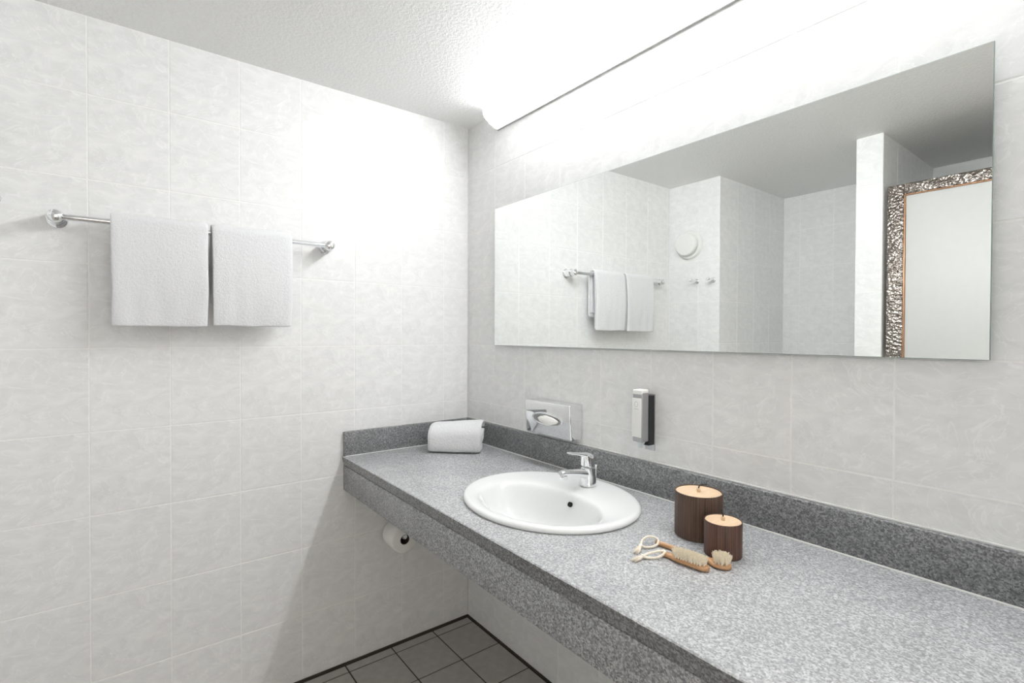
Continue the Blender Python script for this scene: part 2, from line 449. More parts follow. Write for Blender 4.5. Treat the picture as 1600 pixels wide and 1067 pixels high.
# dark bead where the walls meet the floor
t1 = box('trim_1', 0.0, 0.006, YB, -0.006, -0.001, 0.005, M['floor_grout'], bev=0.002)
tag(t1, 'thin dark joint where the left wall meets the floor', 'trim', kind='structure')
t2 = box('trim_2', 0.0, RX, -0.006, 0.0, -0.001, 0.005, M['floor_grout'], bev=0.002)
tag(t2, 'thin dark joint where the mirror wall meets the floor', 'trim', kind='structure')
t3 = box('trim_3', 0.0, 0.005, -0.005, 0.0, 0.007, H, M['silicone'], bev=0.0015)
tag(t3, 'white sealant line running up the corner between the two tiled walls', 'trim', kind='structure')

# door with hammered metal frame, seen in the mirror
DY = -1.584
door = empty('door_1', (1.66, DY, 0), 'white door in a hammered metal frame with copper edge, seen in the mirror', 'door', kind='structure')
JX0, JX1, JT = 1.166, 1.229, 1.993
child(box('frame_jamb', JX0, JX1, DY - 0.06, DY, 0.0, JT, M['hammered'], bev=0.004), door)
child(box('frame_jamb', RX - 0.075, RX - 0.012, DY - 0.06, DY, 0.0, JT, M['hammered'], bev=0.004), door)
child(box('frame_head', JX1 + 0.0004, RX - 0.0754, DY - 0.06, DY, JT - 0.049, JT, M['hammered'], bev=0.004), door)
child(box('copper_edge', JX1, JX1 + 0.0045, DY - 0.05, DY - 0.004, 0.0, JT - 0.049, M['copper'], bev=0.001), door)
child(box('copper_edge', RX - 0.083, RX - 0.075, DY - 0.05, DY - 0.004, 0.0, JT - 0.049, M['copper'], bev=0.001), door)
child(box('copper_edge', JX1 + 0.0045, RX - 0.083, DY - 0.05, DY - 0.004, JT - 0.0525, JT - 0.049, M['copper'], bev=0.001), door)
child(box('door_leaf', JX1 + 0.0055, RX - 0.084, DY - 0.05, DY - 0.012, 0.008, JT - 0.0535, M['door'], bev=0.002), door)

# ------------------------------------------------------------------ vanity counter
vx1 = RX - 0.002
vc = empty('vanity_counter', (1.0, -0.3, ZT - 0.13), 'grey speckled granite vanity counter with upstand and deep apron', 'counter')
YFRONT = -0.585
SLAB = 0.035
def worktop():
    bm = bmesh.new()
    cx, cy, rx, ry = 0.886, -0.310, 0.252, 0.196
    X0, X1, Y0, Y1 = 0.001, vx1, YFRONT, -0.001
    angs = [2 * PI * i / 72 for i in range(72)] + [math.atan2(y - cy, x - cx) % (2 * PI) for x in (X0, X1) for y in (Y0, Y1)]
    angs = sorted(set(round(a, 6) for a in angs)); n = len(angs)
    def onrect(a):
        c, s = math.cos(a), math.sin(a); ts = []
        if c > 1e-9: ts.append((X1 - cx) / c)
        if c < -1e-9: ts.append((X0 - cx) / c)
        if s > 1e-9: ts.append((Y1 - cy) / s)
        if s < -1e-9: ts.append((Y0 - cy) / s)
        t = min(ts); return cx + t * c, cy + t * s
    def onell(a):
        c, s = math.cos(a), math.sin(a); t = 1 / math.sqrt((c / rx) ** 2 + (s / ry) ** 2); return cx + t * c, cy + t * s
    R = []
    for (fn, z, cant) in ((onrect, ZT, 0), (onell, ZT, 0), (onell, ZT - SLAB, 0), (onrect, ZT - SLAB, 1), (onrect, ZT - 0.0025, 2)):
        ring = []
        for a in angs:
            x, y = fn(a)
            if fn is onrect and y < Y0 + 1e-5:
                y += {0: 0.0025, 1: 0.006, 2: 0.0}[cant]
            ring.append(bm.verts.new((x, y, z)))
        R.append(ring)
    R.append(R[0])
    for A, B in zip(R, R[1:]):
        for i in range(n):
            j = (i + 1) % n
            bm.faces.new((A[i], A[j], B[j], B[i]))
    return bm
wt = child(from_bm('worktop', worktop(), M['granite_lit'], smooth=False), vc)
wt.data.materials.append(M['granite_shaded'])
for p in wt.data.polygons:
    if abs(p.normal.y) > 0.85 and p.center.y < YFRONT + 0.01: p.material_index = 1      # front edge takes the shaded granite copy
child(box('apron', 0.001, vx1, YFRONT + 0.0045, YFRONT + 0.0245, ZT - SLAB - 0.098, ZT - SLAB - 0.0015, M['granite'], bev=0.0015), vc)
child(box('backsplash', 0.0205, vx1, -0.0205, -0.001, ZT + 0.0005, 0.920, M['granite_shaded'], bev=0.0015), vc)
child(box('side_splash', 0.001, 0.020, YFRONT + 0.004, -0.001, ZT + 0.0005, 0.920, M['granite_shaded'], bev=0.0015), vc)
child(box('sealant_line', 0.0205, vx1, -0.0235, -0.0195, ZT - 0.001, ZT + 0.0028, M['silicone'], bev=0.001), vc)
child(box('sealant_line', 0.0195, 0.0230, YFRONT + 0.006, -0.0235, ZT - 0.001, ZT + 0.0022, M['silicone'], bev=0.001), vc)
child(box('sealant_line', 0.002, vx1, -0.0065, -0.001, 0.9195, 0.9245, M['silicone'], bev=0.0015), vc)

# ------------------------------------------------------------------ washbasin
def basin():
    oc = (0.884, -0.290); orx, ory = 0.2745, 0.2345
    bc = (0.896, -0.343); brx, bry = 0.210, 0.135
    rings = [(oc, orx * 0.985, ory * 0.985, ZT + 0.0006), (oc, orx, ory, ZT + 0.004), (oc, orx * 0.999, ory * 0.999, ZT + 0.009),
             (oc, orx * 0.985, ory * 0.983, ZT + 0.0140), (oc, orx * 0.955, ory * 0.950, ZT + 0.0160), (oc, orx * 0.915, ory * 0.90, ZT + 0.0150)]
    mid = ((oc[0] + bc[0]) / 2, -0.323)
    rings += [(mid, 0.229, 0.168, ZT + 0.0125), (bc, brx * 1.03, bry * 1.04, ZT + 0.0095), (bc, brx * 0.985, bry * 0.975, ZT + 0.004),
              (bc, brx * 0.945, bry * 0.925, ZT - 0.010), (bc, brx * 0.87, bry * 0.87, ZT - 0.040), (bc, brx * 0.75, bry * 0.78, ZT - 0.078),
              (bc, brx * 0.56, bry * 0.62, ZT - 0.106), (bc, brx * 0.33, bry * 0.42, ZT - 0.119), (bc, 0.026, 0.026, ZT - 0.124), (bc, 0.020, 0.020, ZT - 0.128)]
    bm = bmesh.new(); n = 72; R = []
    for c, rx, ry, z in rings:
        R.append([bm.verts.new((c[0] + rx * math.cos(2 * PI * i / n), c[1] + ry * math.sin(2 * PI * i / n), z)) for i in range(n)])
    for A, B in zip(R, R[1:]):
        for i in range(n):
            j = (i + 1) % n; bm.faces.new((A[i], A[j], B[j], B[i]))
    return bm
wbz = empty('washbasin', (0.884, -0.29, ZT), 'white oval ceramic washbasin set into the granite counter', 'washbasin')
bo = child(from_bm('basin', basin(), M['ceramic'], angle=180), wbz); subsurf(bo, 1)
child(lathe('drain', (0.896, -0.343, ZT - 0.1285), (0, 0, 1), [(0, 0.0195), (0.003, 0.0195), (0.005, 0.017), (0.006, 0.008), (0.0065, 0)], M['chrome'], n=24), wbz)
OV = Vector((0.906, -0.2265, ZT - 0.020)); OVN = Vector((-0.06, -0.83, 0.42)).normalized()
child(lathe('overflow_hole', OV - OVN * 0.004, OVN, [(0.0, 0.0072), (0.0065, 0.0072), (0.0068, 0.0)], M['hole'], n=20), wbz)

# ------------------------------------------------------------------ tap
TX, TY, TZ = 0.886, -0.128, ZT + 0.0150
tap = empty('basin_tap', (TX, TY, TZ), 'chrome single lever mixer tap on the rear rim of the washbasin', 'tap')
def loft(rows, n, power=1.0, power2=1.0):
    """closed loft of super-elliptic sections: rows of (centre, half-width vector, half-height vector)"""
    bm = bmesh.new(); R = []
    for c_, hw, hv in rows:
        c_, hw, hv = Vector(c_), Vector(hw), Vector(hv); ring = []
        for i in range(n):
            a = 2 * PI * i / n; ca, sa = math.cos(a), math.sin(a)
            ring.append(bm.verts.new(c_ + hw * math.copysign(abs(ca) ** power, ca) + hv * math.copysign(abs(sa) ** power2, sa)))
        R.append(ring)
    for A_, B_ in zip(R, R[1:]):
        for i in range(n):
            j = (i + 1) % n; bm.faces.new((A_[i], A_[j], B_[j], B_[i]))
    bm.faces.new(R[0]); bm.faces.new(R[-1]); return bm
def T(y, z, x=0.0): return (TX + x, TY + y, TZ + z)
child(from_bm('body', loft([(T(dy, z), (rx, 0, 0), (0, ry, 0)) for z, rx, ry, dy in
      ((0, .0235, .0250, 0), (.003, .0240, .0255, 0), (.008, .0228, .0242, 0), (.030, .0218, .0240, -.001), (.048, .0215, .0240, -.002), (.0545, .0212, .0232, -.0025), (.056, .019, .021, -.0025))], 32), M['chrome']), tap)
child(from_bm('spout', loft([(T(y, z), (w_, 0, 0), (0, 0.1 * h_, h_)) for w_, h_, y, z in
      ((.0170, .0160, 0.0, .034), (.0168, .0150, -.022, .039), (.0145, .0112, -.055, .0465), (.0130, .0095, -.090, .0525), (.0125, .0090, -.110, .0545), (.0095, .0065, -.1175, .0550))], 20, 0.85, 0.85), M['chrome'], angle=60), tap)
child(lathe('aerator', (TX, TY - 0.1045, TZ + 0.0505), (0, -0.08, -1), [(0, .0112), (.012, .0118), (.0165, .0114), (.0168, .0095), (.013, .0090), (.013, 0)], M['chrome'], n=22), tap)
# lever: a hub as wide as the body, tipped forward, with a thin blade reaching out over the spout
lev = child(from_bm('lever', loft([(T(dy, z), (rx, 0, 0), (0, ry, -0.18 * ry)) for z, rx, ry, dy in
      ((.0575, .0190, .0205, -.003), (.0595, .0208, .0228, -.003), (.075, .0205, .0228, -.004), (.088, .0195, .0222, -.006), (.096, .0175, .0200, -.008), (.1000, .0120, .0140, -.009), (.1012, .004, .005, -.009))], 32), M['chrome'], angle=40), tap)
bl = from_bm('blade', loft([(T(y, z), (w_, 0, 0), (0, 0.2 * h_, h_)) for w_, h_, y, z in
      ((.0150, .0060, -.012, .0935), (.0145, .0058, -.028, .0975), (.0120, .0040, -.052, .1035), (.0108, .0034, -.078, .1085), (.0085, .0022, -.085, .1098))], 18, 0.6, 0.8), M['chrome'], angle=50)
bl.parent = lev
rod = tube('waste_rod', [(TX + 0.004, TY + 0.028, TZ - 0.001), (TX + 0.004, TY + 0.028, TZ + 0.050)], 0.0022, M['chrome'], n=10); child(rod, tap)
child(lathe('rod_knob', (TX + 0.004, TY + 0.028, TZ + 0.048), (0, 0, 1), [(0, .003), (.001, .005), (.008, .0056), (.011, .004), (.012, 0)], M['chrome'], n=16), tap)

# ------------------------------------------------------------------ mirror
mr = empty('wall_mirror', (1.0, MY, 1.257), 'wide frameless rectangular mirror on the tile wall above the counter', 'mirror')
child(box('glass', 0.2315, 1.7725, MY + 0.0004, MY + 0.0055, 1.257, 1.832, M['glass_edge'], bev=0.0008, seg=1), mr)
bm = bmesh.new()
q = [bm.verts.new(c) for c in ((0.2325, MY, 1.258), (1.7715, MY, 1.258), (1.7715, MY, 1.831), (0.2325, MY, 1.831))]
bm.faces.new(q)
me = bpy.data.meshes.new('silvering'); bm.to_mesh(me); bm.free(); child(link('silvering', me, M['mirror']), mr)
for x in (0.40, 1.0, 1.60):
    for z in (1.34, 1.75):
        child(box('spacer', x - 0.03, x + 0.03, MY + 0.0057, -0.0003, z - 0.03, z + 0.03, M['white_plastic'], bev=0.002), mr)

# ------------------------------------------------------------------ strip lamp
LX0, LX1 = 0.229, 2.120
lp = empty('strip_lamp', (1.0, -0.04, 2.165), 'lit white strip lamp with curved cover along the ceiling above the mirror', 'lamp')
PROF = [(-0.0075, 2.1665), (-0.022, 2.1685), (-0.040, 2.1760), (-0.056, 2.1870), (-0.0680, 2.1960), (-0.0750, 2.2040), (-0.0790, 2.2100), (-0.0810, 2.2170), (-0.0815, 2.2215), (-0.0760, 2.2235), (-0.0600, 2.2245), (-0.0070, 2.2252)]
bm = bmesh.new()
A = [bm.verts.new((LX0 + 0.006, y, z)) for y, z in PROF]; B = [bm.verts.new((LX1 - 0.006, y, z)) for y, z in PROF]
for i in range(len(PROF) - 1): bm.faces.new((A[i], A[i + 1], B[i + 1], B[i]))
cover = from_bm('cover', bm, M['lamp_cover'], angle=80)
cover.modifiers.new('thickness', 'SOLIDIFY').thickness = 0.0015
child(cover, lp)
def cap(x0, x1):
    bm = bmesh.new(); o_ = [(-0.0005, 2.1635)] + [(y - 0.0012 if i else y, z - 0.0016 if z < 2.215 else z + 0.0014) for i, (y, z) in enumerate(PROF)] + [(-0.0005, 2.2275)]
    P = [bm.verts.new((x0, y, z)) for y, z in o_]; Q = [bm.verts.new((x1, y, z)) for y, z in o_]
    k = len(o_)
    for i in range(k): bm.faces.new((P[i], P[(i + 1) % k], Q[(i + 1) % k], Q[i]))
    bm.faces.new(P); bm.faces.new(Q); return bm
child(from_bm('end_cap', cap(LX0, LX0 + 0.0058), M['lamp_body'], smooth=False), lp)
child(from_bm('end_cap', cap(LX1 - 0.0058, LX1), M['lamp_body'], smooth=False), lp)
child(box('housing', LX0 + 0.006, LX1 - 0.006, -0.0062, -0.0005, 2.1680, 2.2275, M['lamp_body'], bev=0.001), lp)
child(box('lower_trim', LX0 + 0.006, LX1 - 0.006, -0.0090, -0.0005, 2.1636, 2.1660, M['lamp_trim'], bev=0.0006), lp)

# ------------------------------------------------------------------ towel rail
BX, BZ, BY0, BY1 = 0.060, 1.631, -1.412, -0.652
rail = empty('towel_rail', (0.0, (BY0 + BY1) / 2, BZ), 'chrome towel rail with round end posts on the left tile wall', 'towel rail')
child(tube('bar', [(BX, BY0 + 0.004, BZ), (BX, BY1 - 0.004, BZ)], 0.0088, M['chrome'], n=24), rail)
for y in (BY0, BY1):
    child(lathe('post', (0.0002, y, BZ), (1, 0, 0), [(0, 0.0), (0, .0250), (.003, .0256), (.006, .0240), (.009, .0195), (.040, .0185), (.044, .0200), (.0465, .0215), (.049, .0200), (.051, .0180), (.068, .0175), (.074, .0155), (.078, .010), (.079, 0)], M['chrome'], n=36), rail)

# ------------------------------------------------------------------ hanging towels
def hang_towel(name, y0, y1, zf, zb, seed, label):
    root = empty(name, (BX, (y0 + y1) / 2, BZ + 0.0090), label, 'towel', 'white towels hanging on the rail')
    def layer(lname, r0, r1, zf_, zb_, ya, yb, sd, bulge):
        rc = (r0 + r1) / 2; h = (r1 - r0) / 2
        path = []                                     # centre line: front bottom -> over the bar -> back bottom
        nF = 16
        for i in range(nF): 
            t = i / nF; path.append((BX + rc + bulge * math.sin(PI * (1 - t)) , zf_ + h + (BZ - zf_ - h) * t, 1, 0))
        for i in range(9):
            a = PI * i / 8; path.append((BX + rc * math.cos(a), BZ + rc * math.sin(a), math.cos(a), math.sin(a)))
        for i in range(1, nF + 1):
            t = i / nF; path.append((BX - rc - 0.25 * bulge * math.sin(PI * t), BZ - (BZ - zb_ - h) * t, -1, 0))
        k = len(path)
        loop = [(x + nx * h, z + nz * h, i) for i, (x, z, nx, nz) in enumerate(path)]
        loop += [(path[-1][0] - h * .75, path[-1][1] - h * .7, k - 1), (path[-1][0], path[-1][1] - h, k - 1), (path[-1][0] + h * .75, path[-1][1] - h * .7, k - 1)]
        loop += [(x - nx * h, z - nz * h, i) for i, (x, z, nx, nz) in reversed(list(enumerate(path)))]
        loop += [(path[0][0] - h * .75, path[0][1] - h * .7, 0), (path[0][0], path[0][1] - h, 0), (path[0][0] + h * .75, path[0][1] - h * .7, 0)]
        bm = bmesh.new(); ny = 30; R = []
        for j in range(ny + 1):
            s = j / ny; ring = []
            for (x, z, i) in loop:
                x1_, z1_, nx, nz = path[i]
                hang = max(0.0, min(1.0, (BZ - z) / 0.30)) if z < BZ else 0.0
                y = ya + (yb - ya) * s
                end = min(s, 1 - s) * ny
                pinch = {0: 0.45, 1: 0.86}.get(int(round(end)), 1.0)
                xx = x1_ + (x - x1_) * pinch; zz = z1_ + (z - z1_) * pinch
                v = Vector((y * 9 + sd, z * 3.5, sd * 2.3 + (1 if nx > 0 else 5)))
                amp = (0.0095 * hang if nx > 0 else 0.0025 * hang)
                f = noise.noise(v) * amp + noise.noise(v * 3.1) * amp * 0.35
                xx += f if nx > 0 else -abs(f)
                yy = y + noise.noise(Vector((z * 8, s * 2, sd))) * 0.005 * hang + (0.5 - s) * 0.006 * hang
                zz += noise.noise(Vector((s * 3 + sd, 0.3, 7.0))) * 0.003 * hang
                zz += noise.noise(Vector((s * 22, xx * 90, z * 22 + sd))) * 0.0007
                ring.append(bm.verts.new((xx, yy, zz)))
            R.append(ring)
        m = len(loop)
        for A_, B_ in zip(R, R[1:]):
            for i in range(m):
                j = (i + 1) % m; bm.faces.new((A_[i], A_[j], B_[j], B_[i]))
        # close the two ends along the strip
        for ring in (R[0], R[-1]):
            for i in range(k - 1):
                a, b = i, i + 1; c, d = k + 3 + (k - 1 - (i + 1)), k + 3 + (k - 1 - i)
                bm.faces.new((ring[a], ring[b], ring[c], ring[d]))
            bm.faces.new((ring[k - 1], ring[k], ring[k + 1], ring[k + 2], ring[k + 3]))
            bm.faces.new((ring[2 * k + 2], ring[2 * k + 3], ring[2 * k + 4], ring[2 * k + 5], ring[0]))
        o = from_bm(lname, bm, M['terry'], angle=180); subsurf(o, 1)
        return child(o, root)
    layer('inner_fold', 0.0094, 0.0182, zf + 0.010, zb + 0.022, y0 + 0.003, y1 - 0.003, seed + 3.3, 0.006)
    layer('outer_fold', 0.0190, 0.0300, zf, zb, y0, y1, seed, 0.008)
    return root
hang_towel('hand_towel', -1.291, -1.043, 1.322, 1.395, 1.0, 'larger white terry towel folded over the rail beside its far left end')
hang_towel('hand_towel', -1.034, -0.788, 1.326, 1.400, 9.0, 'white terry towel hanging on the rail, nearer the mirror wall')

# ------------------------------------------------------------------ rolled towel on the counter
def rolled_towel():
    p0 = Vector((0.175, -0.295)); p1 = Vector((0.310, -0.150)); e = (p1 - p0).normalized(); nrm = Vector((-e.y, e.x))
    W = (p1 - p0).length; hd, hh, th = 0.068, 0.0600, 0.0135
    root = empty('rolled_towel', (0.2, -0.17, ZT + 0.0005), 'white terry towel rolled up on the counter in the corner', 'towel')
    # spiral centre line in (depth, height)
    pts = []; turns = 2.55; n = 110
    for i in range(n + 1):
        s = i / n; a = PI * 0.10 + s * turns * 2 * PI; tau = s * turns
        sh = 1.0 if tau < 0.82 else (1 - (tau - 0.82) / 0.23 * 0.23 if tau < 1.05 else 0.77 - (tau - 1.05) * 0.30)
        ca, sa = math.cos(a), math.sin(a)
        ex = (1.0 if ca < 0 else 0.6) if sa > 0 else 0.36
        dx = math.copysign(abs(ca) ** ex, ca) * (hd - th / 2) * sh; dz = math.copysign(abs(sa) ** ((0.85 if ca < 0 else 0.55) if sa > 0 else 0.42), sa) * (hh - th / 2) * sh
        pts.append((dx, dz, s))
    bm = bmesh.new(); ny = 18; R = []
    for j in range(ny + 1):
        t = j / ny; ring = []
        end = min(j, ny - j); pinch = {0: 0.45, 1: 0.88}.get(end, 1.0)
        for side in (1, -1):
            seq = pts if side > 0 else list(reversed(pts))
            for (dx, dz, s) in seq:
                i = int(round(s * n)); a = pts[max(i - 1, 0)]; b = pts[min(i + 1, n)]
                tx, tz = b[0] - a[0], b[1] - a[1]; l = math.hypot(tx, tz); nx, nz = tz / l, -tx / l
                hth = th / 2 * pinch * side
                k = 0.006 * math.sin(s * 9.0) - 0.010 * (1 - s) * 0.2
                ya = -k - 0.004; yb = W + k + 0.006 * math.cos(s * 7.0)
                x = dx + nx * hth; z = dz + nz * hth
                wob = noise.noise(Vector((t * 3.0, dx * 18, dz * 18))) * 0.003
                x += wob; z += wob * 0.6
                z += hh; z = max(z, 0.0004)
                y = ya + (yb - ya) * t
                q = p0 + e * y + nrm * (x + hd)
                ring.append(bm.verts.new((q.x, q.y, ZT + 0.0005 + z + (t - 0.5) * 0.013 * (z / 0.11))))
        R.append(ring)
    m = len(R[0])
    for A_, B_ in zip(R, R[1:]):
        for i in range(m):
            j = (i + 1) % m; bm.faces.new((A_[i], A_[j], B_[j], B_[i]))
    for ring in (R[0], R[-1]):
        for i in range(n): bm.faces.new((ring[i], ring[i + 1], ring[m - 2 - i], ring[m - 1 - i]))
    o = from_bm('terry_cloth', bm, M['terry'], angle=180)
    child(o, root); return root
rolled_towel()

# ------------------------------------------------------------------ tissue box on the wall
tb = empty('tissue_dispenser', (0.612, -0.03, 0.937), 'chrome wall-mounted tissue box with oval opening, above the upstand', 'tissue box')
tx0, tx1, tz0, tz1, ty = 0.492, 0.733, 0.937, 1.060, -0.058
def tissue_shell():
    bm = bmesh.new(); bm_box(bm, tx0, tx1, ty, -0.0005, tz0, tz1)
    vert = [e for e in bm.edges if True]
    bmesh.ops.bevel(bm, geom=vert, offset=0.005, segments=3, affect='EDGES', profile=0.5)
    return bm
child(from_bm('casing', tissue_shell(), M['chrome'], angle=50), tb)
ocx, ocz, orx, orz = 0.612, 0.998, 0.078, 0.0215
def oval_ring(rx, rz, w_, d):
    bm = bmesh.new(); n = 48; R = []
    for k in range(10):
        a = 2 * PI * k / 10; R.append([bm.verts.new((ocx + (rx + w_ * math.cos(a)) * math.cos(2 * PI * i / n), ty - d * math.sin(a), ocz + (rz + w_ * math.cos(a)) * math.sin(2 * PI * i / n))) for i in range(n)])
    for k in range(10):
        A_, B_ = R[k], R[(k + 1) % 10]
        for i in range(n):
            j = (i + 1) % n; bm.faces.new((A_[i], A_[j], B_[j], B_[i]))
    return bm
child(from_bm('opening_rim', oval_ring(orx, orz, 0.0042, 0.0035), M['chrome']), tb)
bm = bmesh.new(); n = 40; c = bm.verts.new((ocx, ty - 0.0006, ocz)); R = [bm.verts.new((ocx + orx * math.cos(2 * PI * i / n), ty - 0.0006, ocz + orz * math.sin(2 * PI * i / n))) for i in range(n)]
for i in range(n): bm.faces.new((c, R[i], R[(i + 1) % n]))
child(from_bm('opening', bm, M['satin'], smooth=False), tb)
def tissue(cx_, w_, h_, d_, sd):
    bm = bmesh.new(); R = []; nu, nv = 18, 10
    for a in range(nv + 1):
        v = a / nv; ring = []
        for b in range(nu):
            u = b / nu * 2 * PI
            rr = math.sin(PI * v) ** 0.6 if 0 < v < 1 else 0.02
            x = cx_ + w_ * (v - 0.5) * 2; z = ocz - 0.001 + h_ * rr * math.sin(u); y = ty - 0.002 - d_ * rr * max(0, (0.4 + 0.6 * math.cos(u)))
            k = noise.noise(Vector((x * 70, z * 120, sd + y * 60)))
            ring.append(bm.verts.new((x, y - abs(k) * 0.003, z + k * 0.004)))
        R.append(ring)
    for A_, B_ in zip(R, R[1:]):
        for i in range(nu):
            j = (i + 1) % nu; bm.faces.new((A_[i], A_[j], B_[j], B_[i]))
    bm.faces.new(R[0]); bm.faces.new(R[-1]); return bm
tis = from_bm('tissue', tissue(0.622, 0.056, 0.0165, 0.014, 2.0), M['paper'], angle=180); subsurf(tis, 1)
tag(child(tis, tb), 'white tissue poking out of the oval opening')
for part in tb.children:                      # the casing's front leans forward at the top
    for v in part.data.vertices: v.co.y *= 1 + 0.10 * (v.co.z - 0.998) / 0.0615

# ------------------------------------------------------------------ soap dispenser
sd = empty('soap_dispenser', (1.017, -0.03, 0.956), 'slim grey soap dispenser with white front, on a black wall bracket', 'soap dispenser')
sx0, sx1 = 0.999, 1.0355
child(box('body', sx0, sx1, -0.062, -0.0295, 0.986, 1.1335, M['satin'], bev=0.005, seg=3), sd)
child(box('top_cap', sx0 + 0.0012, sx1 - 0.0012, -0.0632, -0.0288, 1.1255, 1.1410, M['white_plastic'], bev=0.004, seg=3), sd)
lbl = child(box('front_label', sx0 + 0.001, sx1 - 0.003, -0.0638, -0.0605, 1.001, 1.116, M['white_plastic'], bev=0.001), sd)
tag(lbl, 'white front panel with a small grey oval emblem')
bm = bmesh.new(); n = 28; R = []
for rx, rz in ((0.0062, 0.0085), (0.0050, 0.0072)):
    R.append([bm.verts.new((1.0155 + rx * math.cos(2 * PI * i / n), -0.06395, 1.098 + rz * math.sin(2 * PI * i / n))) for i in range(n)])
for i in range(n): bm.faces.new((R[0][i], R[0][(i + 1) % n], R[1][(i + 1) % n], R[1][i]))
child(from_bm('emblem', bm, M['grey_print'], smooth=False), sd)
child(box('emblem_bar', 1.0085, 1.0225, -0.0641, -0.0637, 1.0832, 1.0848, M['grey_print']), sd)
child(box('bracket', sx0 + 0.004, sx1 - 0.0005, -0.0292, -0.0035, 0.974, 1.122, M['black'], bev=0.001), sd)
child(box('wall_plate', sx0 + 0.002, sx1 + 0.0005, -0.0033, -0.0004, 0.955, 1.125, M['satin'], bev=0.001), sd)
child(lathe('nozzle', (1.017, -0.044, 0.9865), (0, 0, -1), [(0, .0125), (.004, .0120), (.010, .0085), (.020, .0075), (.0205, 0)], M['frosted'], n=20), sd)

# ------------------------------------------------------------------ lidded bamboo boxes
def bamboo_box(cx_, cy_, r, h, mat, ribs, lid_drop, cord, label):
    root = empty('bamboo_box', (cx_, cy_, ZT + 0.0004), label, 'box', 'round bamboo boxes')
    bm = bmesh.new(); n = ribs * 4
    def ring(f, z): return [bm.verts.new(((f * (1 - (0.008 if i % 4 == 0 else 0.0))) * math.cos(2 * PI * i / n), (f * (1 - (0.008 if i % 4 == 0 else 0.0))) * math.sin(2 * PI * i / n), z)) for i in range(n)]
    R = [ring(r * 0.985, 0), ring(r, 0.0015), ring(r, h - 0.001), ring(r * 0.992, h), ring(r * 0.962, h), ring(r * 0.955, h - 0.008), ring(r * 0.955, 0.004)]
    for A_, B_ in zip(R, R[1:]):
        for i in range(n):
            j = (i + 1) % n; bm.faces.new((A_[i], A_[j], B_[j], B_[i]))
    bm.faces.new(R[0]); bm.faces.new(R[-1])
    from_bm('body', bm, mat, root, angle=20)
    zl = h - lid_drop
    lid = lathe('lid', (0, 0, zl - 0.006), (0, 0, 1), [(0, 0), (0, r * 0.950), (.005, r * 0.950), (.006, r * 0.938), (.006, 0.0)], M['maple'], root, n=56)
    lathe('bead', (0, 0, zl + 0.0002), (0, 0, 1), [(0, .0034), (.001, .0042), (.007, .0042), (.008, .0034), (.008, 0)], M['maple'], lid, n=18)
    tube('cord', smooth_path([(a, b, zl + c) for a, b, c in cord], 5), 0.0015, M['cord_black'], lid, n=8)
    return root
bamboo_box(1.2884, -0.1721, 0.0545, 0.1043, M['bamboo'], 76, 0.0022, [(0, 0, .007), (.0008, .0012, .013), (.004, .006, .0165), (.009, .012, .0175), (.0125, .016, .0170)],
           'taller brown bamboo box with pale wooden lid, beside the washbasin')
bamboo_box(1.3826, -0.2271, 0.0389, 0.0743, M['bamboo2'], 60, 0.0010, [(0, 0, .007), (-.0008, .0002, .013), (-.0025, -.0012, .018), (-.0034, -.0022, .0235)],
           'smaller brown bamboo box with pale wooden lid, in front of the taller one')

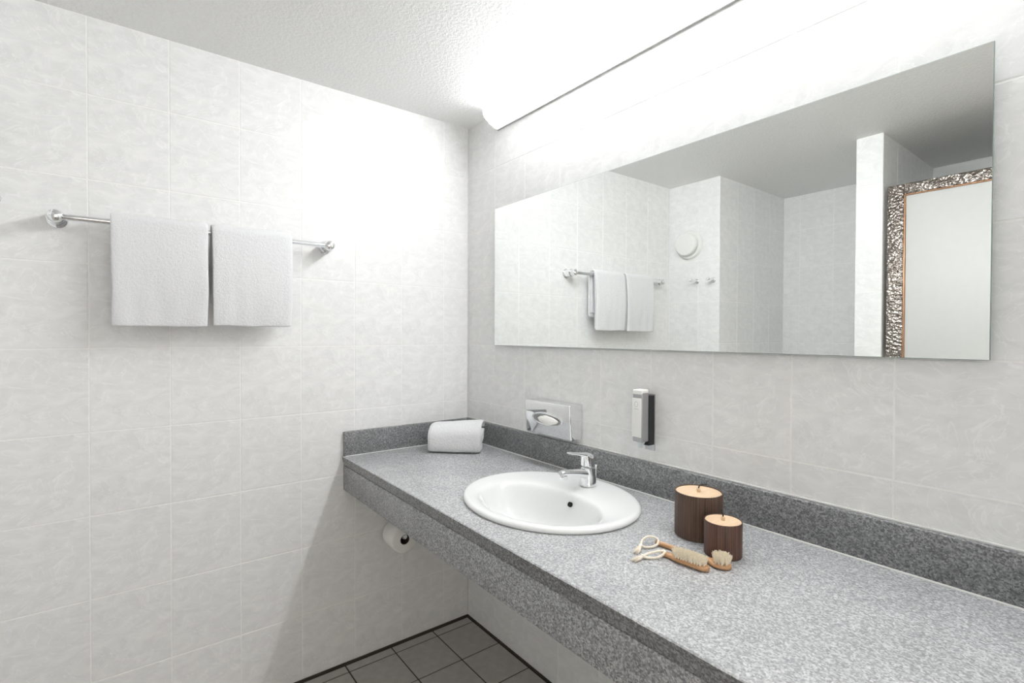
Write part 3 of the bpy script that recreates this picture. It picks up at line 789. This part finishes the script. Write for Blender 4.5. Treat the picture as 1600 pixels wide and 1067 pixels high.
# ------------------------------------------------------------------ brushes
def brush(name, a, b, width_fn, thick, b0, b1, bw, bh, lift, nb, label, seed, cordpts, tassel, bexp=3.2):
    """a = handle end, b = head end (on the worktop); width_fn(t) half width along the handle"""
    a = Vector(a); b = Vector(b); L = (b - a).length; ang = math.atan2(b.y - a.y, b.x - a.x)
    root = empty(name, (a.x, a.y, ZT + 0.0004), label, 'brush', 'wooden brushes on the counter')
    root.rotation_euler = (0, 0, ang)
    bm = bmesh.new(); nt_, n = 30, 16; R = []
    for i in range(nt_ + 1):
        t = i / nt_; x = L * (0.5 - 0.5 * math.cos(PI * t)); tt = x / L
        hw = max(width_fn(tt), 0.0006); ht = thick / 2 * min(1.0, (hw / 0.006) ** 0.6)
        zc = thick / 2 + lift(tt)
        R.append([bm.verts.new((x, hw * math.cos(2 * PI * k / n), zc + ht * math.copysign(abs(math.sin(2 * PI * k / n)) ** 0.7, math.sin(2 * PI * k / n)))) for k in range(n)])
    for A_, B_ in zip(R, R[1:]):
        for k in range(n):
            l = (k + 1) % n; bm.faces.new((A_[k], A_[l], B_[l], B_[k]))
    bm.faces.new(R[0]); bm.faces.new(R[-1])
    hd = from_bm('handle', bm, M['beech'], root, angle=60)
    lathe('cord_hole', (0.009, 0, thick + lift(0.06) - 0.0012), (0, 0, 1), [(0, .0022), (.0014, .0022), (.0014, 0)], M['hole'], hd, n=12)
    rnd = random.Random(seed); bm = bmesh.new()
    cx_, rx = (b0 + b1) / 2 * L, (b1 - b0) / 2 * L
    tuf = []
    nx_ = max(5, int(rx * 2 / 0.0062)); ny_ = max(3, int(bw * 2 / 0.0062))
    for i in range(nx_):
        for j in range(ny_):
            ux = (i + 0.5) / nx_ * 2 - 1; uy = (j + 0.5) / ny_ * 2 - 1
            if (abs(ux) ** bexp + abs(uy) ** bexp) < 1.02: tuf.append((ux, uy))
    for (ux, uy) in tuf:
        bx_, by_ = cx_ + ux * rx * 0.93, uy * bw * 0.90
        for q in range(nb):
            an = rnd.uniform(0, 2 * PI); rr = math.sqrt(rnd.random()) * 0.0017
            x0_, y0_ = bx_ + rr * math.cos(an), by_ + rr * math.sin(an)
            z0_ = thick + lift(bx_ / L) - 0.001
            hgt = bh * rnd.uniform(0.9, 1.06) * (1 - 0.14 * min(1, ux * ux + uy * uy))
            tx_ = x0_ + ux * 0.0022 + rr * math.cos(an) * 1.3 + rnd.gauss(0, 0.0008); ty_ = y0_ + uy * 0.0022 + rr * math.sin(an) * 1.3 + rnd.gauss(0, 0.0008)
            w0, w1 = 0.00050, 0.00042
            lo_ = [bm.verts.new((x0_ + w0 * math.cos(c_), y0_ + w0 * math.sin(c_), z0_)) for c_ in (0, 2.1, 4.2)]
            hi_ = [bm.verts.new((tx_ + w1 * math.cos(c_), ty_ + w1 * math.sin(c_), z0_ + hgt)) for c_ in (0, 2.1, 4.2)]
            for c_ in range(3): bm.faces.new((lo_[c_], lo_[(c_ + 1) % 3], hi_[(c_ + 1) % 3], hi_[c_]))
            bm.faces.new(hi_)
    br = from_bm('bristles', bm, M['bristle'], root, smooth=False); br['kind'] = 'stuff'
    # hanging cord: loop through the handle hole, knot and frayed end (built in world space)
    bm = bmesh.new()
    for pts in cordpts: bm_tube(bm, smooth_path(pts, 6), 0.0026, 8)
    kn, te = Vector(tassel[0]), Vector(tassel[1])
    d = (te - kn).normalized()
    bm_lathe(bm, kn - d * 0.005, d, [(0, 0), (.001, .0030), (.005, .0046), (.009, .0032), (.010, 0)], 12)
    for q in range(26):
        off = Vector((rnd.uniform(-1, 1), rnd.uniform(-1, 1), rnd.uniform(-.5, .5)))
        st = kn + off * 0.0022; en = te + off * 0.0075; en.z = max(en.z, ZT + 0.0022); st.z = max(st.z, ZT + 0.0030)
        bm_tube(bm, [st, (st + en) / 2 + off * 0.001, en], [0.0011, 0.0010, 0.0004], 5)
    inv = (Matrix.Translation(root.location) @ Matrix.Rotation(ang, 4, 'Z')).inverted()
    bmesh.ops.transform(bm, matrix=inv, verts=bm.verts)
    from_bm('hanging_cord', bm, M['cord'], root, angle=180)
    return root

def w_long(t):
    base = 0.0068 + 0.0072 * min(1, max(0, (t - 0.16) / 0.22)) ** 1.2
    e0 = min(1, t / 0.09); e1 = min(1, (1 - t) / 0.12)
    return base * math.sqrt(max(0.0, 1 - (1 - e0) ** 2)) * math.sqrt(max(0.0, 1 - (1 - e1) ** 2))
def w_round(t):
    base = 0.0060 + 0.0128 * min(1, max(0, (t - 0.70) / 0.13)) ** 1.1
    e0 = min(1, t / 0.05); e1 = min(1, (1 - t) / 0.11)
    return base * math.sqrt(max(0.0, 1 - (1 - e0) ** 2)) * math.sqrt(max(0.0, 1 - (1 - e1) ** 2))
zc = ZT + 0.0030
brush('nail_brush', (1.306, -0.340), (1.412, -0.329), w_long, 0.0105, 0.25, 0.965, 0.0125, 0.0185, lambda t: 0.0, 26,
      'short wooden brush with long bristle strip and cream cord, lying in front', 3,
      [[(1.314, -.339, ZT + .0115), (1.310, -.347, ZT + .013), (1.300, -.360, ZT + .010), (1.293, -.374, ZT + .007), (1.292, -.386, ZT + .004)],
       [(1.314, -.339, ZT + .0115), (1.318, -.350, ZT + .009), (1.312, -.366, ZT + .004), (1.302, -.378, ZT + .0035), (1.292, -.386, ZT + .004)]],
      [(1.292, -.386, ZT + .0056), (1.291, -.414, ZT + .0030)])
brush('body_brush', (1.261, -0.302), (1.434, -0.2865), w_round, 0.0100, 0.79, 0.99, 0.0172, 0.0205, lambda t: 0.0, 26,
      'long-handled wooden brush with round pale bristle head, partly behind the other brush', 5,
      [[(1.270, -.301, ZT + .011), (1.262, -.304, ZT + .016), (1.251, -.316, ZT + .017), (1.249, -.332, ZT + .012), (1.256, -.346, ZT + .007)],
       [(1.270, -.301, ZT + .011), (1.275, -.312, ZT + .007), (1.272, -.326, ZT + .0035), (1.264, -.340, ZT + .0035), (1.256, -.346, ZT + .007)]],
      [(1.257, -.349, ZT + .0065), (1.267, -.380, ZT + .0030)], 2.0)

# ------------------------------------------------------------------ toilet roll and holder under the counter
RY, RZ = -0.379, 0.497
th = empty('toilet_roll_holder', (0.0, RY, RZ), 'chrome toilet roll holder on the tile wall under the counter', 'roll holder')
child(lathe('wall_rose', (0.0003, RY, RZ), (1, 0, 0), [(0, 0), (0, .022), (.004, .022), (.006, .019), (.006, .009)], M['chrome'], n=28), th)
child(lathe('spindle', (0.006, RY, RZ), (1, 0, 0), [(0, 0), (0, .0085), (.112, .0085), (.113, .0125), (.120, .0125), (.123, .010), (.124, 0)], M['chrome'], n=24), th)
rl = empty('toilet_roll', (0.08, RY, RZ - 0.051), 'white toilet roll on the holder under the counter', 'toilet roll')
def roll_mesh(r0, r1, xa, xb):
    bm = bmesh.new()
    bm_lathe(bm, (xa, RY, RZ - 0.0105), (1, 0, 0), [(0, r0), (0, r1 - .002), (.002, r1), (xb - xa - .002, r1), (xb - xa, r1 - .002), (xb - xa, r0), (0, r0)], 48)
    return bm
child(from_bm('paper', roll_mesh(0.0198, 0.0525, 0.030, 0.130), M['paper'], angle=50), rl)
child(from_bm('core', roll_mesh(0.0190, 0.0197, 0.0305, 0.1295), M['card'], angle=50), rl)

# ------------------------------------------------------------------ fan and hooks on the back wall (seen in the mirror)
fan = empty('extractor_fan', (0.147, YB, 1.864), 'round white ventilation fan with raised disc on the back wall, in the mirror', 'fan')
child(lathe('base_ring', (0.147, YB + 0.0004, 1.864), (0, 1, 0), [(0, 0), (0, .090), (.010, .0895), (.018, .084), (.020, .070), (.020, 0)], M['white_plastic'], n=48), fan)
child(lathe('stem', (0.147, YB + 0.0204, 1.864), (0, 1, 0), [(0, .050), (.018, .046), (.018, 0)], M['white_plastic'], n=40), fan)
child(lathe('front_disc', (0.147, YB + 0.034, 1.864), (0, 1, 0), [(0, 0), (0, .068), (.003, .072), (.012, .071), (.018, .066), (.020, 0)], M['white_plastic'], n=48), fan)
for x, lab in ((0.197, 'chrome peg hook on the back wall nearer the towel rail, in the mirror'), (0.308, 'chrome peg hook on the back wall nearer the niche, in the mirror')):
    hk = empty('wall_hook', (x, YB, 1.633), lab, 'hook', 'peg hooks under the fan')
    child(lathe('rose', (x, YB + 0.0004, 1.633), (0, 1, 0), [(0, 0), (0, .016), (.004, .016), (.007, .012), (.008, 0)], M['chrome'], n=24), hk)
    child(lathe('peg', (x, YB + 0.008, 1.633), (0, 1, 0.05), [(0, .006), (.040, .0055), (.046, .010), (.054, .0115), (.061, .009), (.064, 0)], M['chrome'], n=20), hk)
